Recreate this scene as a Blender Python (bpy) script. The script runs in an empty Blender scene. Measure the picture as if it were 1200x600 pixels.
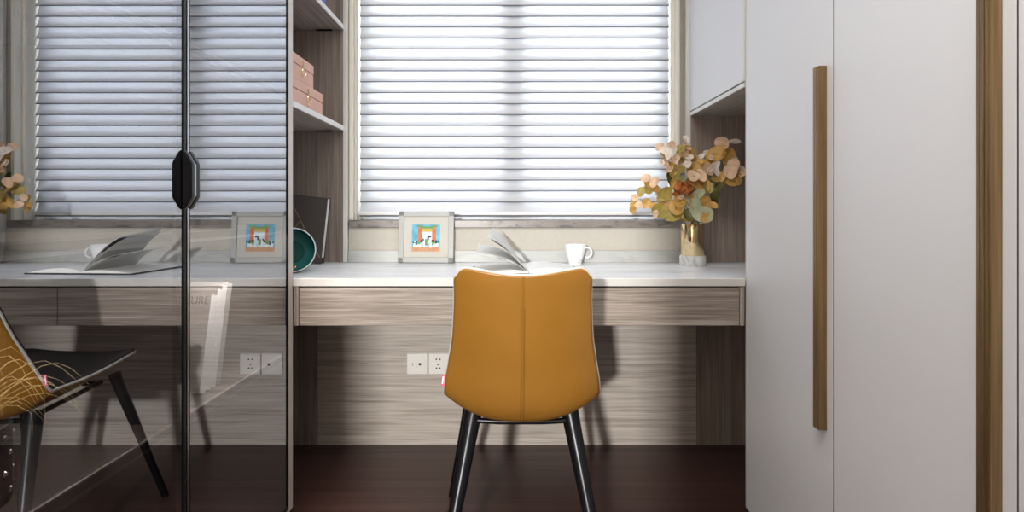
import bpy, bmesh, math, random
from mathutils import Vector, Matrix, Euler
random.seed(7)
PI = math.pi
S = bpy.context.scene
COL = S.collection

# ------------------------------------------------------------------ camera, world, lights, exposure
cam_d = bpy.data.cameras.new('camera'); cam = bpy.data.objects.new('camera', cam_d); COL.objects.link(cam)
cam.location = (0, 0, .9635); cam.rotation_euler = (PI/2, 0, 0)
cam_d.sensor_width = 36; cam_d.lens = 21.6; cam_d.shift_y = -53/1200; cam_d.clip_start = .02
S.camera = cam
S.view_settings.view_transform = 'Standard'; S.view_settings.look = 'None'
S.view_settings.exposure = 0.0; S.view_settings.gamma = 1; S.view_settings.use_curve_mapping = False
S.cycles.use_denoising = True
S.cycles.max_bounces = 10; S.cycles.diffuse_bounces = 5; S.cycles.transparent_max_bounces = 16
S.cycles.sample_clamp_indirect = 6
W = bpy.data.worlds.new('world'); S.world = W; W.use_nodes = True
W.node_tree.nodes['Background'].inputs[0].default_value = (.75, .85, 1, 1)
W.node_tree.nodes['Background'].inputs[1].default_value = 1.0

def area(name, loc, rot, sx, sy, power, color):
    l = bpy.data.lights.new(name, 'AREA'); l.shape = 'RECTANGLE'; l.size = sx; l.size_y = sy
    l.energy = power; l.color = color
    o = bpy.data.objects.new(name, l); COL.objects.link(o); o.location = loc; o.rotation_euler = rot
    return o
# daylight outside the window, shining in (-Y) through the blind
area('daylight', (0, 3.35, 1.75), (-PI/2, 0, 0), 2.4, 2.4, 205, (.96, .975, 1))
# lamp in the adjoining room, shining through the added opening behind the camera
area('hall_lamp', (-.62, -2.2, 1.32), (math.radians(86), 0, math.radians(-8)), .13, .13, 168, (1, .975, .94))
# unseen soft fill light added below the ceiling
area('ceiling_fill', (0, .45, 2.44), (0, 0, 0), .9, .9, 27, (1, .98, .96))
# unseen fill lights added under the shelves to brighten the glass cabinet
for y0, y1 in ((.0, 1.25), (1.31, 1.86)):
    for z in (.893, 1.30):
        area('cabinet_fill', (-.7035, (y0+y1)/2, z), (0, math.radians(12), 0), .005, y1-y0, ((3.6 if y0 < 1 else 6.5) if z < 1 else 1.2)*(y1-y0), (1, .93, .85))

# ------------------------------------------------------------------ materials
def newmat(name):
    m = bpy.data.materials.new(name); m.use_nodes = True
    nt = m.node_tree; b = nt.nodes['Principled BSDF']
    return m, nt, b
def plain(name, col, rough=.5, metal=0, coat=0, noise=0, nscale=30, bump=0, spec=None):
    m, nt, b = newmat(name)
    b.inputs['Base Color'].default_value = (*col, 1)
    b.inputs['Roughness'].default_value = rough; b.inputs['Metallic'].default_value = metal
    b.inputs['Coat Weight'].default_value = coat
    if spec is not None: b.inputs['Specular IOR Level'].default_value = spec
    if noise or bump:
        tc = nt.nodes.new('ShaderNodeTexCoord'); n = nt.nodes.new('ShaderNodeTexNoise')
        n.inputs['Scale'].default_value = nscale; n.inputs['Detail'].default_value = 5
        nt.links.new(tc.outputs['Object'], n.inputs['Vector'])
        if noise:
            r = nt.nodes.new('ShaderNodeValToRGB')
            r.color_ramp.elements[0].position = .3; r.color_ramp.elements[1].position = .7
            r.color_ramp.elements[0].color = tuple(c*(1-noise) for c in col) + (1,)
            r.color_ramp.elements[1].color = tuple(min(1, c*(1+noise)) for c in col) + (1,)
            nt.links.new(n.outputs['Fac'], r.inputs['Fac']); nt.links.new(r.outputs['Color'], b.inputs['Base Color'])
        if bump:
            bp = nt.nodes.new('ShaderNodeBump'); bp.inputs['Strength'].default_value = bump; bp.inputs['Distance'].default_value = .002
            nt.links.new(n.outputs['Fac'], bp.inputs['Height']); nt.links.new(bp.outputs['Normal'], b.inputs['Normal'])
    return m
def wood(name, axis, dark, mid, light, rough=.5, scale=1.0, plankw=None, contrast=(.36, .5, .64)):
    """grain stretched along axis 0/1/2"""
    m, nt, b = newmat(name)
    tc = nt.nodes.new('ShaderNodeTexCoord')
    mp = nt.nodes.new('ShaderNodeMapping'); sc = [80*scale]*3; sc[axis] = 2.2*scale
    mp.inputs['Scale'].default_value = sc
    nt.links.new(tc.outputs['Object'], mp.inputs['Vector'])
    n1 = nt.nodes.new('ShaderNodeTexNoise'); n1.inputs['Scale'].default_value = 1.0; n1.inputs['Detail'].default_value = 7
    n1.inputs['Roughness'].default_value = .62; n1.inputs['Distortion'].default_value = .5
    nt.links.new(mp.outputs['Vector'], n1.inputs['Vector'])
    mp2 = nt.nodes.new('ShaderNodeMapping'); sc2 = [260*scale]*3; sc2[axis] = 6*scale
    mp2.inputs['Scale'].default_value = sc2
    nt.links.new(tc.outputs['Object'], mp2.inputs['Vector'])
    n2 = nt.nodes.new('ShaderNodeTexNoise'); n2.inputs['Scale'].default_value = 1.0; n2.inputs['Detail'].default_value = 4
    nt.links.new(mp2.outputs['Vector'], n2.inputs['Vector'])
    mx = nt.nodes.new('ShaderNodeMix'); mx.data_type = 'FLOAT'; mx.inputs['Factor'].default_value = .35
    nt.links.new(n1.outputs['Fac'], mx.inputs[2]); nt.links.new(n2.outputs['Fac'], mx.inputs[3])
    r = nt.nodes.new('ShaderNodeValToRGB'); e = r.color_ramp.elements
    e[0].position = contrast[0]; e[0].color = (*dark, 1); e[1].position = contrast[2]; e[1].color = (*light, 1)
    k = e.new(contrast[1]); k.color = (*mid, 1)
    nt.links.new(mx.outputs[0], r.inputs['Fac'])
    nt.links.new(r.outputs['Color'], b.inputs['Base Color'])
    b.inputs['Roughness'].default_value = rough
    bp = nt.nodes.new('ShaderNodeBump'); bp.inputs['Strength'].default_value = .15; bp.inputs['Distance'].default_value = .002
    nt.links.new(mx.outputs[0], bp.inputs['Height']); nt.links.new(bp.outputs['Normal'], b.inputs['Normal'])
    return m
def marble(name, base, vein, scale, stretch, rough):
    m, nt, b = newmat(name)
    tc = nt.nodes.new('ShaderNodeTexCoord'); mp = nt.nodes.new('ShaderNodeMapping'); mp.inputs['Scale'].default_value = stretch
    nt.links.new(tc.outputs['Object'], mp.inputs['Vector'])
    n = nt.nodes.new('ShaderNodeTexNoise'); n.inputs['Scale'].default_value = scale; n.inputs['Detail'].default_value = 8
    n.inputs['Distortion'].default_value = 1.4
    nt.links.new(mp.outputs['Vector'], n.inputs['Vector'])
    r = nt.nodes.new('ShaderNodeValToRGB'); e = r.color_ramp.elements
    e[0].position = .3; e[0].color = (*vein, 1); e[1].position = .62; e[1].color = (*base, 1)
    k = e.new(.46); k.color = tuple(.25*v+.75*c for v, c in zip(vein, base)) + (1,)
    nt.links.new(n.outputs['Fac'], r.inputs['Fac']); nt.links.new(r.outputs['Color'], b.inputs['Base Color'])
    b.inputs['Roughness'].default_value = rough
    return m

WD, WM_, WL = (.135, .105, .085), (.25, .205, .17), (.42, .36, .31)
m_wood_x = wood('oak grain along', 0, WD, WM_, WL)
m_wood_xp = wood('pale oak grain along', 0, (.30, .255, .215), (.47, .415, .365), (.60, .54, .48), scale=.9)
m_wood_z = wood('oak grain upright', 2, (.17, .135, .115), (.28, .23, .20), (.38, .32, .28), scale=.8)
m_wood_y = wood('oak grain deep', 1, (.22, .19, .165), (.33, .29, .255), (.45, .4, .36), scale=.8)
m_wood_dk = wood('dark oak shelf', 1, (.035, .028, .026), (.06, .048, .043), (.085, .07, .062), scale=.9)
m_int = plain('dark cabinet lining', (.022, .018, .017), .8, noise=.2, nscale=20, spec=.1)
m_floor = wood('red brown floorboards', 0, (.03, .011, .009), (.05, .021, .017), (.08, .038, .03), rough=.42, scale=.2)
m_white = plain('white lacquer', (.78, .785, .80), .38)
m_edge = plain('white edge band', (.76, .75, .72), .4)
m_edge_w = plain('beige edge band', (.60, .55, .49), .45)
m_edge_d = plain('grey shelf edge', (.26, .24, .23), .5)
m_gap_shade = plain('dark door gap shade', (.10, .085, .07), .8, spec=.1)  # dark tone painting the shade between wardrobe doors
m_wall = plain('cream wall paint', (.52, .49, .43), .8, noise=.03, nscale=60)
m_taupe = plain('taupe wall paint', (.40, .36, .31), .8, noise=.03, nscale=60)
m_jamb = plain('cream window jamb', (.80, .76, .66), .55)
m_ceil = plain('white ceiling paint', (.85, .85, .84), .9)
m_shell = plain('beige room paint', (.62, .56, .5), .9)
m_marble = marble('white marble top', (.90, .92, .95), (.68, .70, .74), 2.6, (1, 5, 1), .3)
m_marble_e = plain('worktop edge', (.60, .58, .54), .4, noise=.06, nscale=8)
m_splash = marble('grey stone upstand', (.50, .51, .49), (.40, .41, .39), 5, (1, 3, 3), .35)
m_sill = marble('brown grey stone sill', (.24, .215, .195), (.10, .088, .08), 14, (1, 2.5, 2.5), .3)
m_black = plain('black metal', (.012, .012, .014), .3, .6)
m_blacksat = plain('black plastic', (.006, .006, .008), .35, spec=.3)
m_silver = plain('silver strip', (.75, .76, .8), .25, 1)
m_bronze = wood('brushed bronze', 2, (.20, .125, .055), (.27, .175, .085), (.35, .24, .125), rough=.38)
m_bronze.node_tree.nodes['Principled BSDF'].inputs['Metallic'].default_value = .75
m_gold = plain('polished gold', (.86, .68, .40), .13, 1)
m_goldp = plain('gold print', (.72, .52, .2), .35, .8)
m_wmar = marble('white marble base', (.80, .79, .77), (.45, .44, .43), 30, (1, 1, 1), .3)
m_leather = plain('tan leather', (.295, .133, .018), .36, noise=.05, nscale=7, bump=.05)
m_fabric = plain('charcoal fabric', (.018, .017, .018), .85, noise=.2, nscale=300, bump=.3)
m_piping = plain('grey piping', (.55, .53, .50), .6)
m_stitch = plain('dark seam', (.16, .06, .012), .6)
m_pink = plain('pink leather', (.66, .37, .28), .5, noise=.03, nscale=40)
m_tag = plain('pink red label', (.75, .07, .16), .6)
m_china = plain('white china', (.88, .88, .89), .12, coat=.5)
m_cofbr = plain('brown speckle', (.5, .36, .24), .5)
m_paper = plain('white paper', (.86, .86, .84), .7)
m_print = plain('printed grey', (.03, .03, .035), .7, noise=.6, nscale=120)
m_printl = plain('pale print', (.5, .5, .52), .7, noise=.4, nscale=160)
m_cover = plain('dark book cover', (.03, .032, .04), .5)
m_greybk = plain('taupe book cloth', (.07, .06, .053), .6, noise=.06, nscale=200)
m_frame = plain('pale grey frame', (.40, .41, .39), .45)
m_mount = plain('ivory mount', (.55, .53, .48), .8)
m_sky = plain('painted sky', (.12, .42, .58), .6, noise=.3, nscale=25)
m_pil = plain('painted orange', (.60, .15, .05), .6, noise=.2, nscale=60)
m_grn = plain('painted green', (.12, .30, .10), .6)
m_ban = plain('painted ochre', (.55, .40, .08), .6)
m_sand = plain('painted sand', (.52, .27, .14), .6, noise=.25, nscale=60)
m_cloud = plain('painted pale blue', (.62, .76, .82), .6)
m_blk2 = plain('painted black', (.015, .02, .02), .6)
m_emer = plain('emerald glaze', (.004, .075, .065), .18, coat=.6)
m_teal = plain('teal glaze', (.03, .17, .16), .2, coat=.5)
m_rim = plain('pale grey rim', (.62, .68, .68), .3)
m_blue = plain('blue book cloth', (.02, .10, .50), .5)
m_magw = plain('white magazine', (.86, .86, .88), .5)
m_magc = plain('grey magazine cover', (.27, .25, .24), .5)
m_plate = plain('white socket plastic', (.84, .81, .76), .35)
m_hole = plain('socket hole', (.03, .03, .03), .6)
m_stud = plain('steel stud', (.85, .85, .85), .2, 1)
m_pot = plain('black leather pot', (.012, .012, .012), .4)
m_grass = plain('dry grass', (.42, .33, .15), .6)
m_soil = plain('dark soil', (.03, .02, .015), .9)
m_pvc = plain('white window frame', (.8, .8, .8), .4)
LEAF = {
    'peach': plain('peach leaf', (.72, .50, .33), .5, noise=.12, nscale=60),
    'pale': plain('pale leaf', (.86, .76, .66), .5, noise=.08, nscale=60),
    'ochre': plain('ochre leaf', (.56, .33, .08), .5, noise=.18, nscale=60),
    'yell': plain('yellow green leaf', (.40, .31, .08), .5, noise=.2, nscale=60),
    'olive': plain('olive leaf', (.16, .16, .05), .5, noise=.25, nscale=60),
    'sage': plain('sage leaf', (.42, .43, .27), .5, noise=.15, nscale=60),
}
m_stem = plain('brown stem', (.32, .24, .10), .6)
m_rust = plain('rust petals', (.46, .15, .035), .7, noise=.25, nscale=80)

def glass_face():
    m, nt, b = newmat('smoked reflective glass'); nt.nodes.remove(b)
    out = nt.nodes['Material Output']
    tr = nt.nodes.new('ShaderNodeBsdfTransparent'); tr.inputs[0].default_value = (.62, .61, .61, 1)
    gl = nt.nodes.new('ShaderNodeBsdfGlossy'); gl.inputs['Color'].default_value = (.93, .95, .99, 1); gl.inputs['Roughness'].default_value = 0
    fr = nt.nodes.new('ShaderNodeFresnel'); fr.inputs['IOR'].default_value = 5.0
    mx = nt.nodes.new('ShaderNodeMixShader')
    nt.links.new(fr.outputs[0], mx.inputs[0]); nt.links.new(tr.outputs[0], mx.inputs[1]); nt.links.new(gl.outputs[0], mx.inputs[2])
    nt.links.new(mx.outputs[0], out.inputs[0]); return m
def clear(name, col):
    m, nt, b = newmat(name); nt.nodes.remove(b)
    tr = nt.nodes.new('ShaderNodeBsdfTransparent'); tr.inputs[0].default_value = (*col, 1)
    nt.links.new(tr.outputs[0], nt.nodes['Material Output'].inputs[0]); return m
def slat_mat():
    m, nt, b = newmat('translucent white slat'); nt.nodes.remove(b)
    d = nt.nodes.new('ShaderNodeBsdfDiffuse'); d.inputs[0].default_value = (.66, .67, .69, 1)
    t = nt.nodes.new('ShaderNodeBsdfTranslucent'); t.inputs[0].default_value = (.86, .87, .90, 1)
    mx = nt.nodes.new('ShaderNodeMixShader'); mx.inputs[0].default_value = .32
    nt.links.new(d.outputs[0], mx.inputs[1]); nt.links.new(t.outputs[0], mx.inputs[2])
    nt.links.new(mx.outputs[0], nt.nodes['Material Output'].inputs[0]); return m
m_glass = glass_face(); m_clear = clear('glass inner face', (.92, .92, .92)); m_wglass = clear('window glass', (.93, .95, .96))
m_slat = slat_mat(); m_blind_shade = plain('dark blind shade line', (.13, .13, .15), .7)  # dark grey imitates the shadow line where slats overlap

# ------------------------------------------------------------------ mesh builder
ORG = {}
class MB:
    def __init__(s): s.bm = bmesh.new(); s.mats = []
    def _mi(s, mat):
        if mat is None: return 0
        if mat not in s.mats: s.mats.append(mat)
        return s.mats.index(mat)
    def _merge(s, b, mat, smooth=False):
        mi = s._mi(mat)
        for f in b.faces: f.material_index = mi; f.smooth = smooth
        me = bpy.data.meshes.new('t'); b.to_mesh(me); b.free(); s.bm.from_mesh(me); bpy.data.meshes.remove(me)
    def box(s, x0, x1, y0, y1, z0, z1, bev=0, mat=None, mtx=None, seg=2):
        b = bmesh.new(); bmesh.ops.create_cube(b, size=1)
        for v in b.verts:
            v.co = Vector(((x0+x1)/2 + v.co.x*(x1-x0), (y0+y1)/2 + v.co.y*(y1-y0), (z0+z1)/2 + v.co.z*(z1-z0)))
        if bev: bmesh.ops.bevel(b, geom=b.edges[:], offset=bev, segments=seg, affect='EDGES', profile=.5)
        if mtx is not None: bmesh.ops.transform(b, matrix=mtx, verts=b.verts)
        s._merge(b, mat); return s
    def prism(s, pts, axis, a0, a1, mat=None, bev=0, smooth=False):
        """polygon pts in the other two axes (order x,y,z without axis), extruded along axis"""
        b = bmesh.new(); lo = []; hi = []
        def mk(p, a):
            q = list(p); q.insert(axis, a); return b.verts.new(q)
        lo = [mk(p, a0) for p in pts]; hi = [mk(p, a1) for p in pts]; n = len(pts)
        b.faces.new(lo); b.faces.new(hi[::-1])
        for i in range(n): b.faces.new((lo[i], hi[i], hi[(i+1) % n], lo[(i+1) % n]))
        bmesh.ops.recalc_face_normals(b, faces=b.faces)
        if bev: bmesh.ops.bevel(b, geom=b.edges[:], offset=bev, segments=2, affect='EDGES')
        s._merge(b, mat, smooth); return s
    def lathe(s, prof, seg=40, loc=(0, 0, 0), mat=None, mtx=None, smooth=True):
        b = bmesh.new(); rings = []
        for r, z in prof:
            if r < 1e-6: rings.append([b.verts.new((0, 0, z))])
            else: rings.append([b.verts.new((r*math.cos(2*PI*i/seg), r*math.sin(2*PI*i/seg), z)) for i in range(seg)])
        for A, B in zip(rings, rings[1:]):
            for i in range(seg):
                j = (i+1) % seg
                if len(A) == 1 and len(B) > 1: b.faces.new((A[0], B[i], B[j]))
                elif len(B) == 1 and len(A) > 1: b.faces.new((A[i], A[j], B[0]))
                elif len(A) > 1: b.faces.new((A[i], A[j], B[j], B[i]))
        bmesh.ops.recalc_face_normals(b, faces=b.faces)
        if mtx is not None: bmesh.ops.transform(b, matrix=mtx, verts=b.verts)
        bmesh.ops.translate(b, vec=loc, verts=b.verts)
        s._merge(b, mat, smooth); return s
    def tube(s, pts, rad, seg=10, mat=None, closed=False):
        pts = [Vector(p) for p in pts]; n = len(pts)
        if not isinstance(rad, (list, tuple)): rad = [rad]*n
        b = bmesh.new(); rings = []; up = None
        for i, p in enumerate(pts):
            a = pts[(i-1) % n] if (i or closed) else p; c = pts[(i+1) % n] if (i < n-1 or closed) else p
            t = (c-a).normalized()
            if up is None:
                up = Vector((0, 0, 1)) if abs(t.z) < .9 else Vector((1, 0, 0))
            u = (up - t*up.dot(t)).normalized(); w = t.cross(u); up = u
            rings.append([b.verts.new(p + (u*math.cos(2*PI*k/seg) + w*math.sin(2*PI*k/seg))*rad[i]) for k in range(seg)])
        m = n if closed else n-1
        for i in range(m):
            A, B = rings[i], rings[(i+1) % n]
            for k in range(seg): b.faces.new((A[k], A[(k+1) % seg], B[(k+1) % seg], B[k]))
        if not closed: b.faces.new(rings[0][::-1]); b.faces.new(rings[-1])
        bmesh.ops.recalc_face_normals(b, faces=b.faces)
        s._merge(b, mat, True); return s
    def strip(s, prof, axis, a0, a1, th, mat=None, smooth=True):
        """open profile in two axes given a thickness th, extruded along axis"""
        n = len(prof); P = [Vector(p) for p in prof]; up = []; dn = []
        for i in range(n):
            t = (P[min(i+1, n-1)] - P[max(i-1, 0)]).normalized(); nn = Vector((-t.y, t.x))
            up.append(P[i] + nn*th/2); dn.append(P[i] - nn*th/2)
        b = bmesh.new()
        def mk(p, a):
            q = [p.x, p.y]; q.insert(axis, a); return b.verts.new(q)
        U0 = [mk(p, a0) for p in up]; U1 = [mk(p, a1) for p in up]; D0 = [mk(p, a0) for p in dn]; D1 = [mk(p, a1) for p in dn]
        for i in range(n-1):
            b.faces.new((U0[i], U0[i+1], U1[i+1], U1[i])); b.faces.new((D0[i], D1[i], D1[i+1], D0[i+1]))
            b.faces.new((U0[i], D0[i], D0[i+1], U0[i+1])); b.faces.new((U1[i], U1[i+1], D1[i+1], D1[i]))
        b.faces.new((U0[0], U1[0], D1[0], D0[0])); b.faces.new((U0[-1], D0[-1], D1[-1], U1[-1]))
        bmesh.ops.recalc_face_normals(b, faces=b.faces)
        s._merge(b, mat, smooth); return s
    def grid(s, P, mat=None, smooth=True):
        b = bmesh.new(); V = [[b.verts.new(p) for p in row] for row in P]
        for i in range(len(V)-1):
            for j in range(len(V[0])-1): b.faces.new((V[i][j], V[i][j+1], V[i+1][j+1], V[i+1][j]))
        s._merge(b, mat, smooth); return s
    def build(s, name, mat=None, parent=None, autosmooth=True):
        me = bpy.data.meshes.new(name)
        if parent is not None: bmesh.ops.translate(s.bm, vec=-ORG[parent.name], verts=s.bm.verts)
        s.bm.to_mesh(me); s.bm.free()
        for m in (s.mats if s.mats else [mat]): me.materials.append(m)
        if autosmooth and any(p.use_smooth for p in me.polygons):
            try: me.set_sharp_from_angle(angle=math.radians(42))
            except Exception: pass
        o = bpy.data.objects.new(name, me); COL.objects.link(o)
        if parent is not None: o.parent = parent; ORG[o.name] = ORG[parent.name]
        return o
def tag(o, label, cat, group=None, kind=None):
    o['label'] = label; o['category'] = cat
    if group: o['group'] = group
    if kind: o['kind'] = kind
    return o
def thing(name, loc, label, cat, group=None):
    o = bpy.data.objects.new(name, None); COL.objects.link(o); o.location = loc; o.empty_display_size = .05
    ORG[o.name] = Vector(loc); return tag(o, label, cat, group)
def struct(name, mb, mat, parent=None):
    o = mb.build(name, mat, parent)
    if parent is None: o['kind'] = 'structure'
    return o

# ------------------------------------------------------------------ dimensions
XL, XR = -.687, .730            # fronts of the two furniture rows
YF, YW = 1.918, 2.540           # worktop front, window wall
ZT = .752                       # worktop top
CEIL = 2.5
LX, RX = -1.06, 1.30            # side walls
YB = -2.9                       # far end of the hall behind the camera
GL = .02

# ------------------------------------------------------------------ room shell
struct('floor', MB().box(LX-.1, RX+.1, YB-.1, YW+.3, -.08, 0), m_floor)
struct('ceiling', MB().box(LX-.1, RX+.1, YB-.1, YW+.3, CEIL, CEIL+.1), m_ceil)
struct('wall_left', MB().box(LX-.1, LX, YB, YW, 0, CEIL), m_shell)
struct('wall_right', MB().box(RX, RX+.1, YB, YW, 0, CEIL), m_shell)
struct('wall_front', MB().box(LX-.1, RX+.1, YB-.1, YB, 0, CEIL), m_shell)
# unseen partition added behind the camera; its opening cuts the lamp beam to shape
w = MB(); w.box(LX, -.615, -.36, -.29, 0, CEIL); w.box(-.125, RX, -.36, -.29, 0, CEIL); w.box(-.615, -.125, -.36, -.29, 2.1, CEIL)
struct('wall_beam_mask', w, m_shell)
OX0, OX1, OZ0, OZ1 = -.667, .688, .90, 2.32    # window opening
w = MB()
w.box(LX, OX0, YW, YW+.25, 0, CEIL); w.box(OX1, RX, YW, YW+.25, 0, CEIL)
w.box(OX0, OX1, YW, YW+.25, 0, OZ0); w.box(OX0, OX1, YW, YW+.25, OZ1, CEIL)
struct('wall_back', w, m_taupe)
# cream apron below the sill and stone upstand
struct('trim_1', MB().box(-.672, .712, YW-.010, YW, .800, .893), m_wall)
struct('trim_2', MB().box(-.672, .712, YW-.020, YW, ZT, .800, .002), m_splash)
# stone window sill with a nosing
struct('trim_3', MB().box(-.670, .70, YW-.022, YW+.001, .893, .925, .003).box(OX0+.001, OX1-.001, YW, YW+.22, .901, .925), m_sill)
# window jamb linings
w = MB()
w.box(OX0, OX0+.004, YW-.006, YW+.24, .925, OZ1); w.box(OX1-.004, OX1, YW-.006, YW+.24, .925, OZ1)
w.box(OX0-.004, OX0+.012, YW-.008, YW, .925, OZ1, .002); w.box(OX1-.010, OX1+.004, YW-.008, YW, .925, OZ1, .002)
w.box(OX0+.004, OX0+.012, YW+.04, YW+.052, .925, OZ1, .002); w.box(OX1-.014, OX1-.004, YW+.04, YW+.055, .925, OZ1, .002)
w.box(OX0, OX1, YW, YW+.24, OZ1-.004, OZ1)
struct('trim_4', w, m_jamb)
# window: sash frame, mullion and panes
wr = struct('window_1', MB().box(OX0+.004, OX0+.055, 2.70, 2.75, .925, OZ1-.004, .004).box(OX1-.055, OX1-.004, 2.70, 2.75, .925, OZ1-.004, .004)
       .box(OX0+.05, OX1-.05, 2.70, 2.75, .925, .985, .004).box(OX0+.05, OX1-.05, 2.70, 2.75, OZ1-.06, OZ1-.004, .004)
       .box(-.05, .06, 2.692, 2.752, .98, OZ1-.05, .004), m_pvc)
ORG[wr.name] = Vector((0, 0, 0))
MB().box(OX0+.05, -.05, 2.722, 2.728, .98, OZ1-.05).build('pane', m_wglass, wr)
MB().box(.06, OX1-.05, 2.722, 2.728, .98, OZ1-.05).build('pane', m_wglass, wr)
# wood panelling on the wall below the worktop
struct('trim_5', MB().box(-.80, .759, YW-.012, YW, 0.0, .73), m_wood_xp)
struct('trim_6', MB().box(.761, 1.02, YW-.012, YW, 0.0, .73), m_wood_z)
struct('trim_7', MB().box(-1.03, -.802, YW-.012, YW, 0.0, .73), m_wood_z)

# ------------------------------------------------------------------ venetian blind
YBL = 2.655
bl = thing('venetian_blind', (0, YBL, .952), 'white horizontal slatted blind, closed and glowing with daylight, filling the window above the stone sill', 'blind')
BX0, BX1 = -.655, .676
MB().box(BX0, BX1, YBL-.022, YBL+.022, 2.265, OZ1-.006, .003).build('head_rail', m_pvc, bl)
MB().box(BX0, BX1, YBL-.016, YBL+.010, .9385, .9445, .001, mat=m_blind_shade).box(BX0, BX1, YBL-.018, YBL+.010, .9445, .960, .003, mat=m_pvc).build('bottom_rail', None, bl)  # lower dark strip stands in for the shaded gap above the sill
prof = []
for k in range(9):
    t = -1 + 2*k/8; h = .0325*t
    prof.append((.34*h + .0055*(1-t*t), h))
PITCH = .0470; z = .986; base = None
while z < 2.26:
    if base is None:
        q = MB(); q.strip([(YBL+a, z+b_) for a, b_ in prof], 0, BX0, BX1, .0016, mat=m_slat); q.box(BX0, BX1, YBL+prof[0][0]-.0016, YBL+prof[0][0]+.0012, z-.0336, z-.0292, .0006, mat=m_blind_shade, seg=1); base = q.build('slat', m_slat, bl); z0 = z
    else:
        c = base.copy(); COL.objects.link(c); c.parent = bl; c.location = (0, 0, z-z0)
    z += PITCH
tubes = [(-.52), (.55)]

# ------------------------------------------------------------------ worktop and drawer unit
wt = MB()
wt.box(-1.04, .728, YF, YW-.003, ZT-.024, ZT, .0015, mat=m_marble)
wt.box(.725, 1.02, YF+.008, YW-.003, ZT-.024, ZT, mat=m_marble)
wt.box(XL+.003, .727, YF-.0015, YF+.001, ZT-.0235, ZT-.001, mat=m_marble_e)
tag(wt.build('worktop'), 'long white marble worktop with a grey edge running below the window', 'worktop')
du = thing('drawer_unit', (0, YF+.02, .604), 'wood drawer unit with two wide drawers hung under the marble worktop', 'drawer unit')
MB().box(XL+.004, XL+.020, YF+.002, YF+.03, .604, .726, .001).build('end_filler', m_wood_z, du)
MB().box(.712, .727, YF+.002, YF+.03, .604, .726, .001).build('end_filler', m_wood_z, du)
MB().box(-.66, .70, YF+.028, YW-.16, .612, .722).build('carcass', m_wood_x, du)
for x0, x1 in ((XL+.0215, .0475), (.0495, .7105)):
    MB().box(x0, x1, YF+.004, YF+.026, .604, .7235, .0012).build('drawer', m_wood_x, du)

# ------------------------------------------------------------------ glass display cabinet on the left
dc = thing('display_cabinet', (-.87, 1.0, 0), 'tall cabinet with mirror-like smoked glass doors on the left side', 'display cabinet')
CX0, CX1 = LX+.003, -.703
YD = 1.272                      # divider
MB().box(CX0, CX1, 1.884, YF+.0, .0, 2.44).build('side_panel', m_int, dc)
MB().box(CX1, XL+.002, 1.884, YF+.003, .037, 2.44, .001).build('edge_strip', m_edge_w, dc)
MB().box(CX0, CX1, YD, YD+.022, .08, 2.42).build('divider', m_int, dc)
MB().box(CX0, CX1, -.28, -.26, .0, 2.44).build('side_panel', m_int, dc)
MB().box(CX0, CX0+.01, -.26, 1.884, .08, 2.42).build('back_panel', m_int, dc)
MB().box(CX0, CX1, -.28, 1.884, 2.42, 2.44).build('top_panel', m_int, dc)
MB().box(CX0, CX1, -.26, 1.884, .06, .08).build('bottom_panel', m_int, dc)
MB().box(CX0, CX1-.03, -.26, 1.884, 0, .06).build('plinth', m_black, dc)
for zt in (.5225, .920, 1.330, 1.76):
    for y0, y1 in ((-.258, YD-.002), (YD+.024, 1.882)):
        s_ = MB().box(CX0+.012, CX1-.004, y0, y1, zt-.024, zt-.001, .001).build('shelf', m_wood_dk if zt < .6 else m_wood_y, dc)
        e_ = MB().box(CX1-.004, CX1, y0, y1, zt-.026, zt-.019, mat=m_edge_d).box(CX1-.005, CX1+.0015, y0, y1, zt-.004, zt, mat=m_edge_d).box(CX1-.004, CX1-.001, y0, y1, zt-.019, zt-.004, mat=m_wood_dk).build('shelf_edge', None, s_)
def glass_door(y0, y1, hy, hs):
    d = MB().box(XL-.012, XL, y0+.004, y1-.004, .062, 2.43)
    for f in d.bm.faces: f.material_index = 0
    for f in d.bm.faces:
        n = f.normal
        f.material_index = 0 if (sum(v.co.x for v in f.verts)/4 > XL-.001) else 1
    d.mats = [m_glass, m_clear]
    g = d.build('door', None, dc)
    f = MB()
    for a, b_ in ((y0, y0+.0085), (y1-.0085, y1)): f.box(XL-.014, XL+.003, a, b_, .05, 2.435, .001)
    f.box(XL-.014, XL+.003, y0, y1, .05, .062, .001); f.box(XL-.014, XL+.003, y0, y1, 2.42, 2.435, .001)
    f.build('door_frame', m_black, g)
    if hy is not None:
        a, b_ = hy
        zc = 1.028
        h = MB().prism([(XL+.001, zc-.062), (XL+.006, zc-.061), (XL+.021, zc-.036), (XL+.021, zc+.036), (XL+.006, zc+.061), (XL+.001, zc+.062)], 1, a, b_, bev=.0015)
        h.build('handle', m_blacksat, g)
        MB().prism([(XL+.003, zc-.058), (XL+.007, zc-.056), (XL+.0205, zc-.033), (XL+.0205, zc+.033), (XL+.007, zc+.056), (XL+.003, zc+.058)], 1, hs, hs+.002).build('handle_strip', m_silver, g)
    # thin bright seal along the meeting edge
    return g
glass_door(.70, 1.290, (1.278, 1.2900), 1.2905)
glass_door(1.298, 1.882, (1.2985, 1.312), 1.2950)
glass_door(.10, .695, None, 0)
glass_door(-.27, .095, None, 0)
MB().box(XL-.008, XL+.0045, 1.2925, 1.2955, .062, 2.42).build('door_seal', m_silver, dc)

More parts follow.
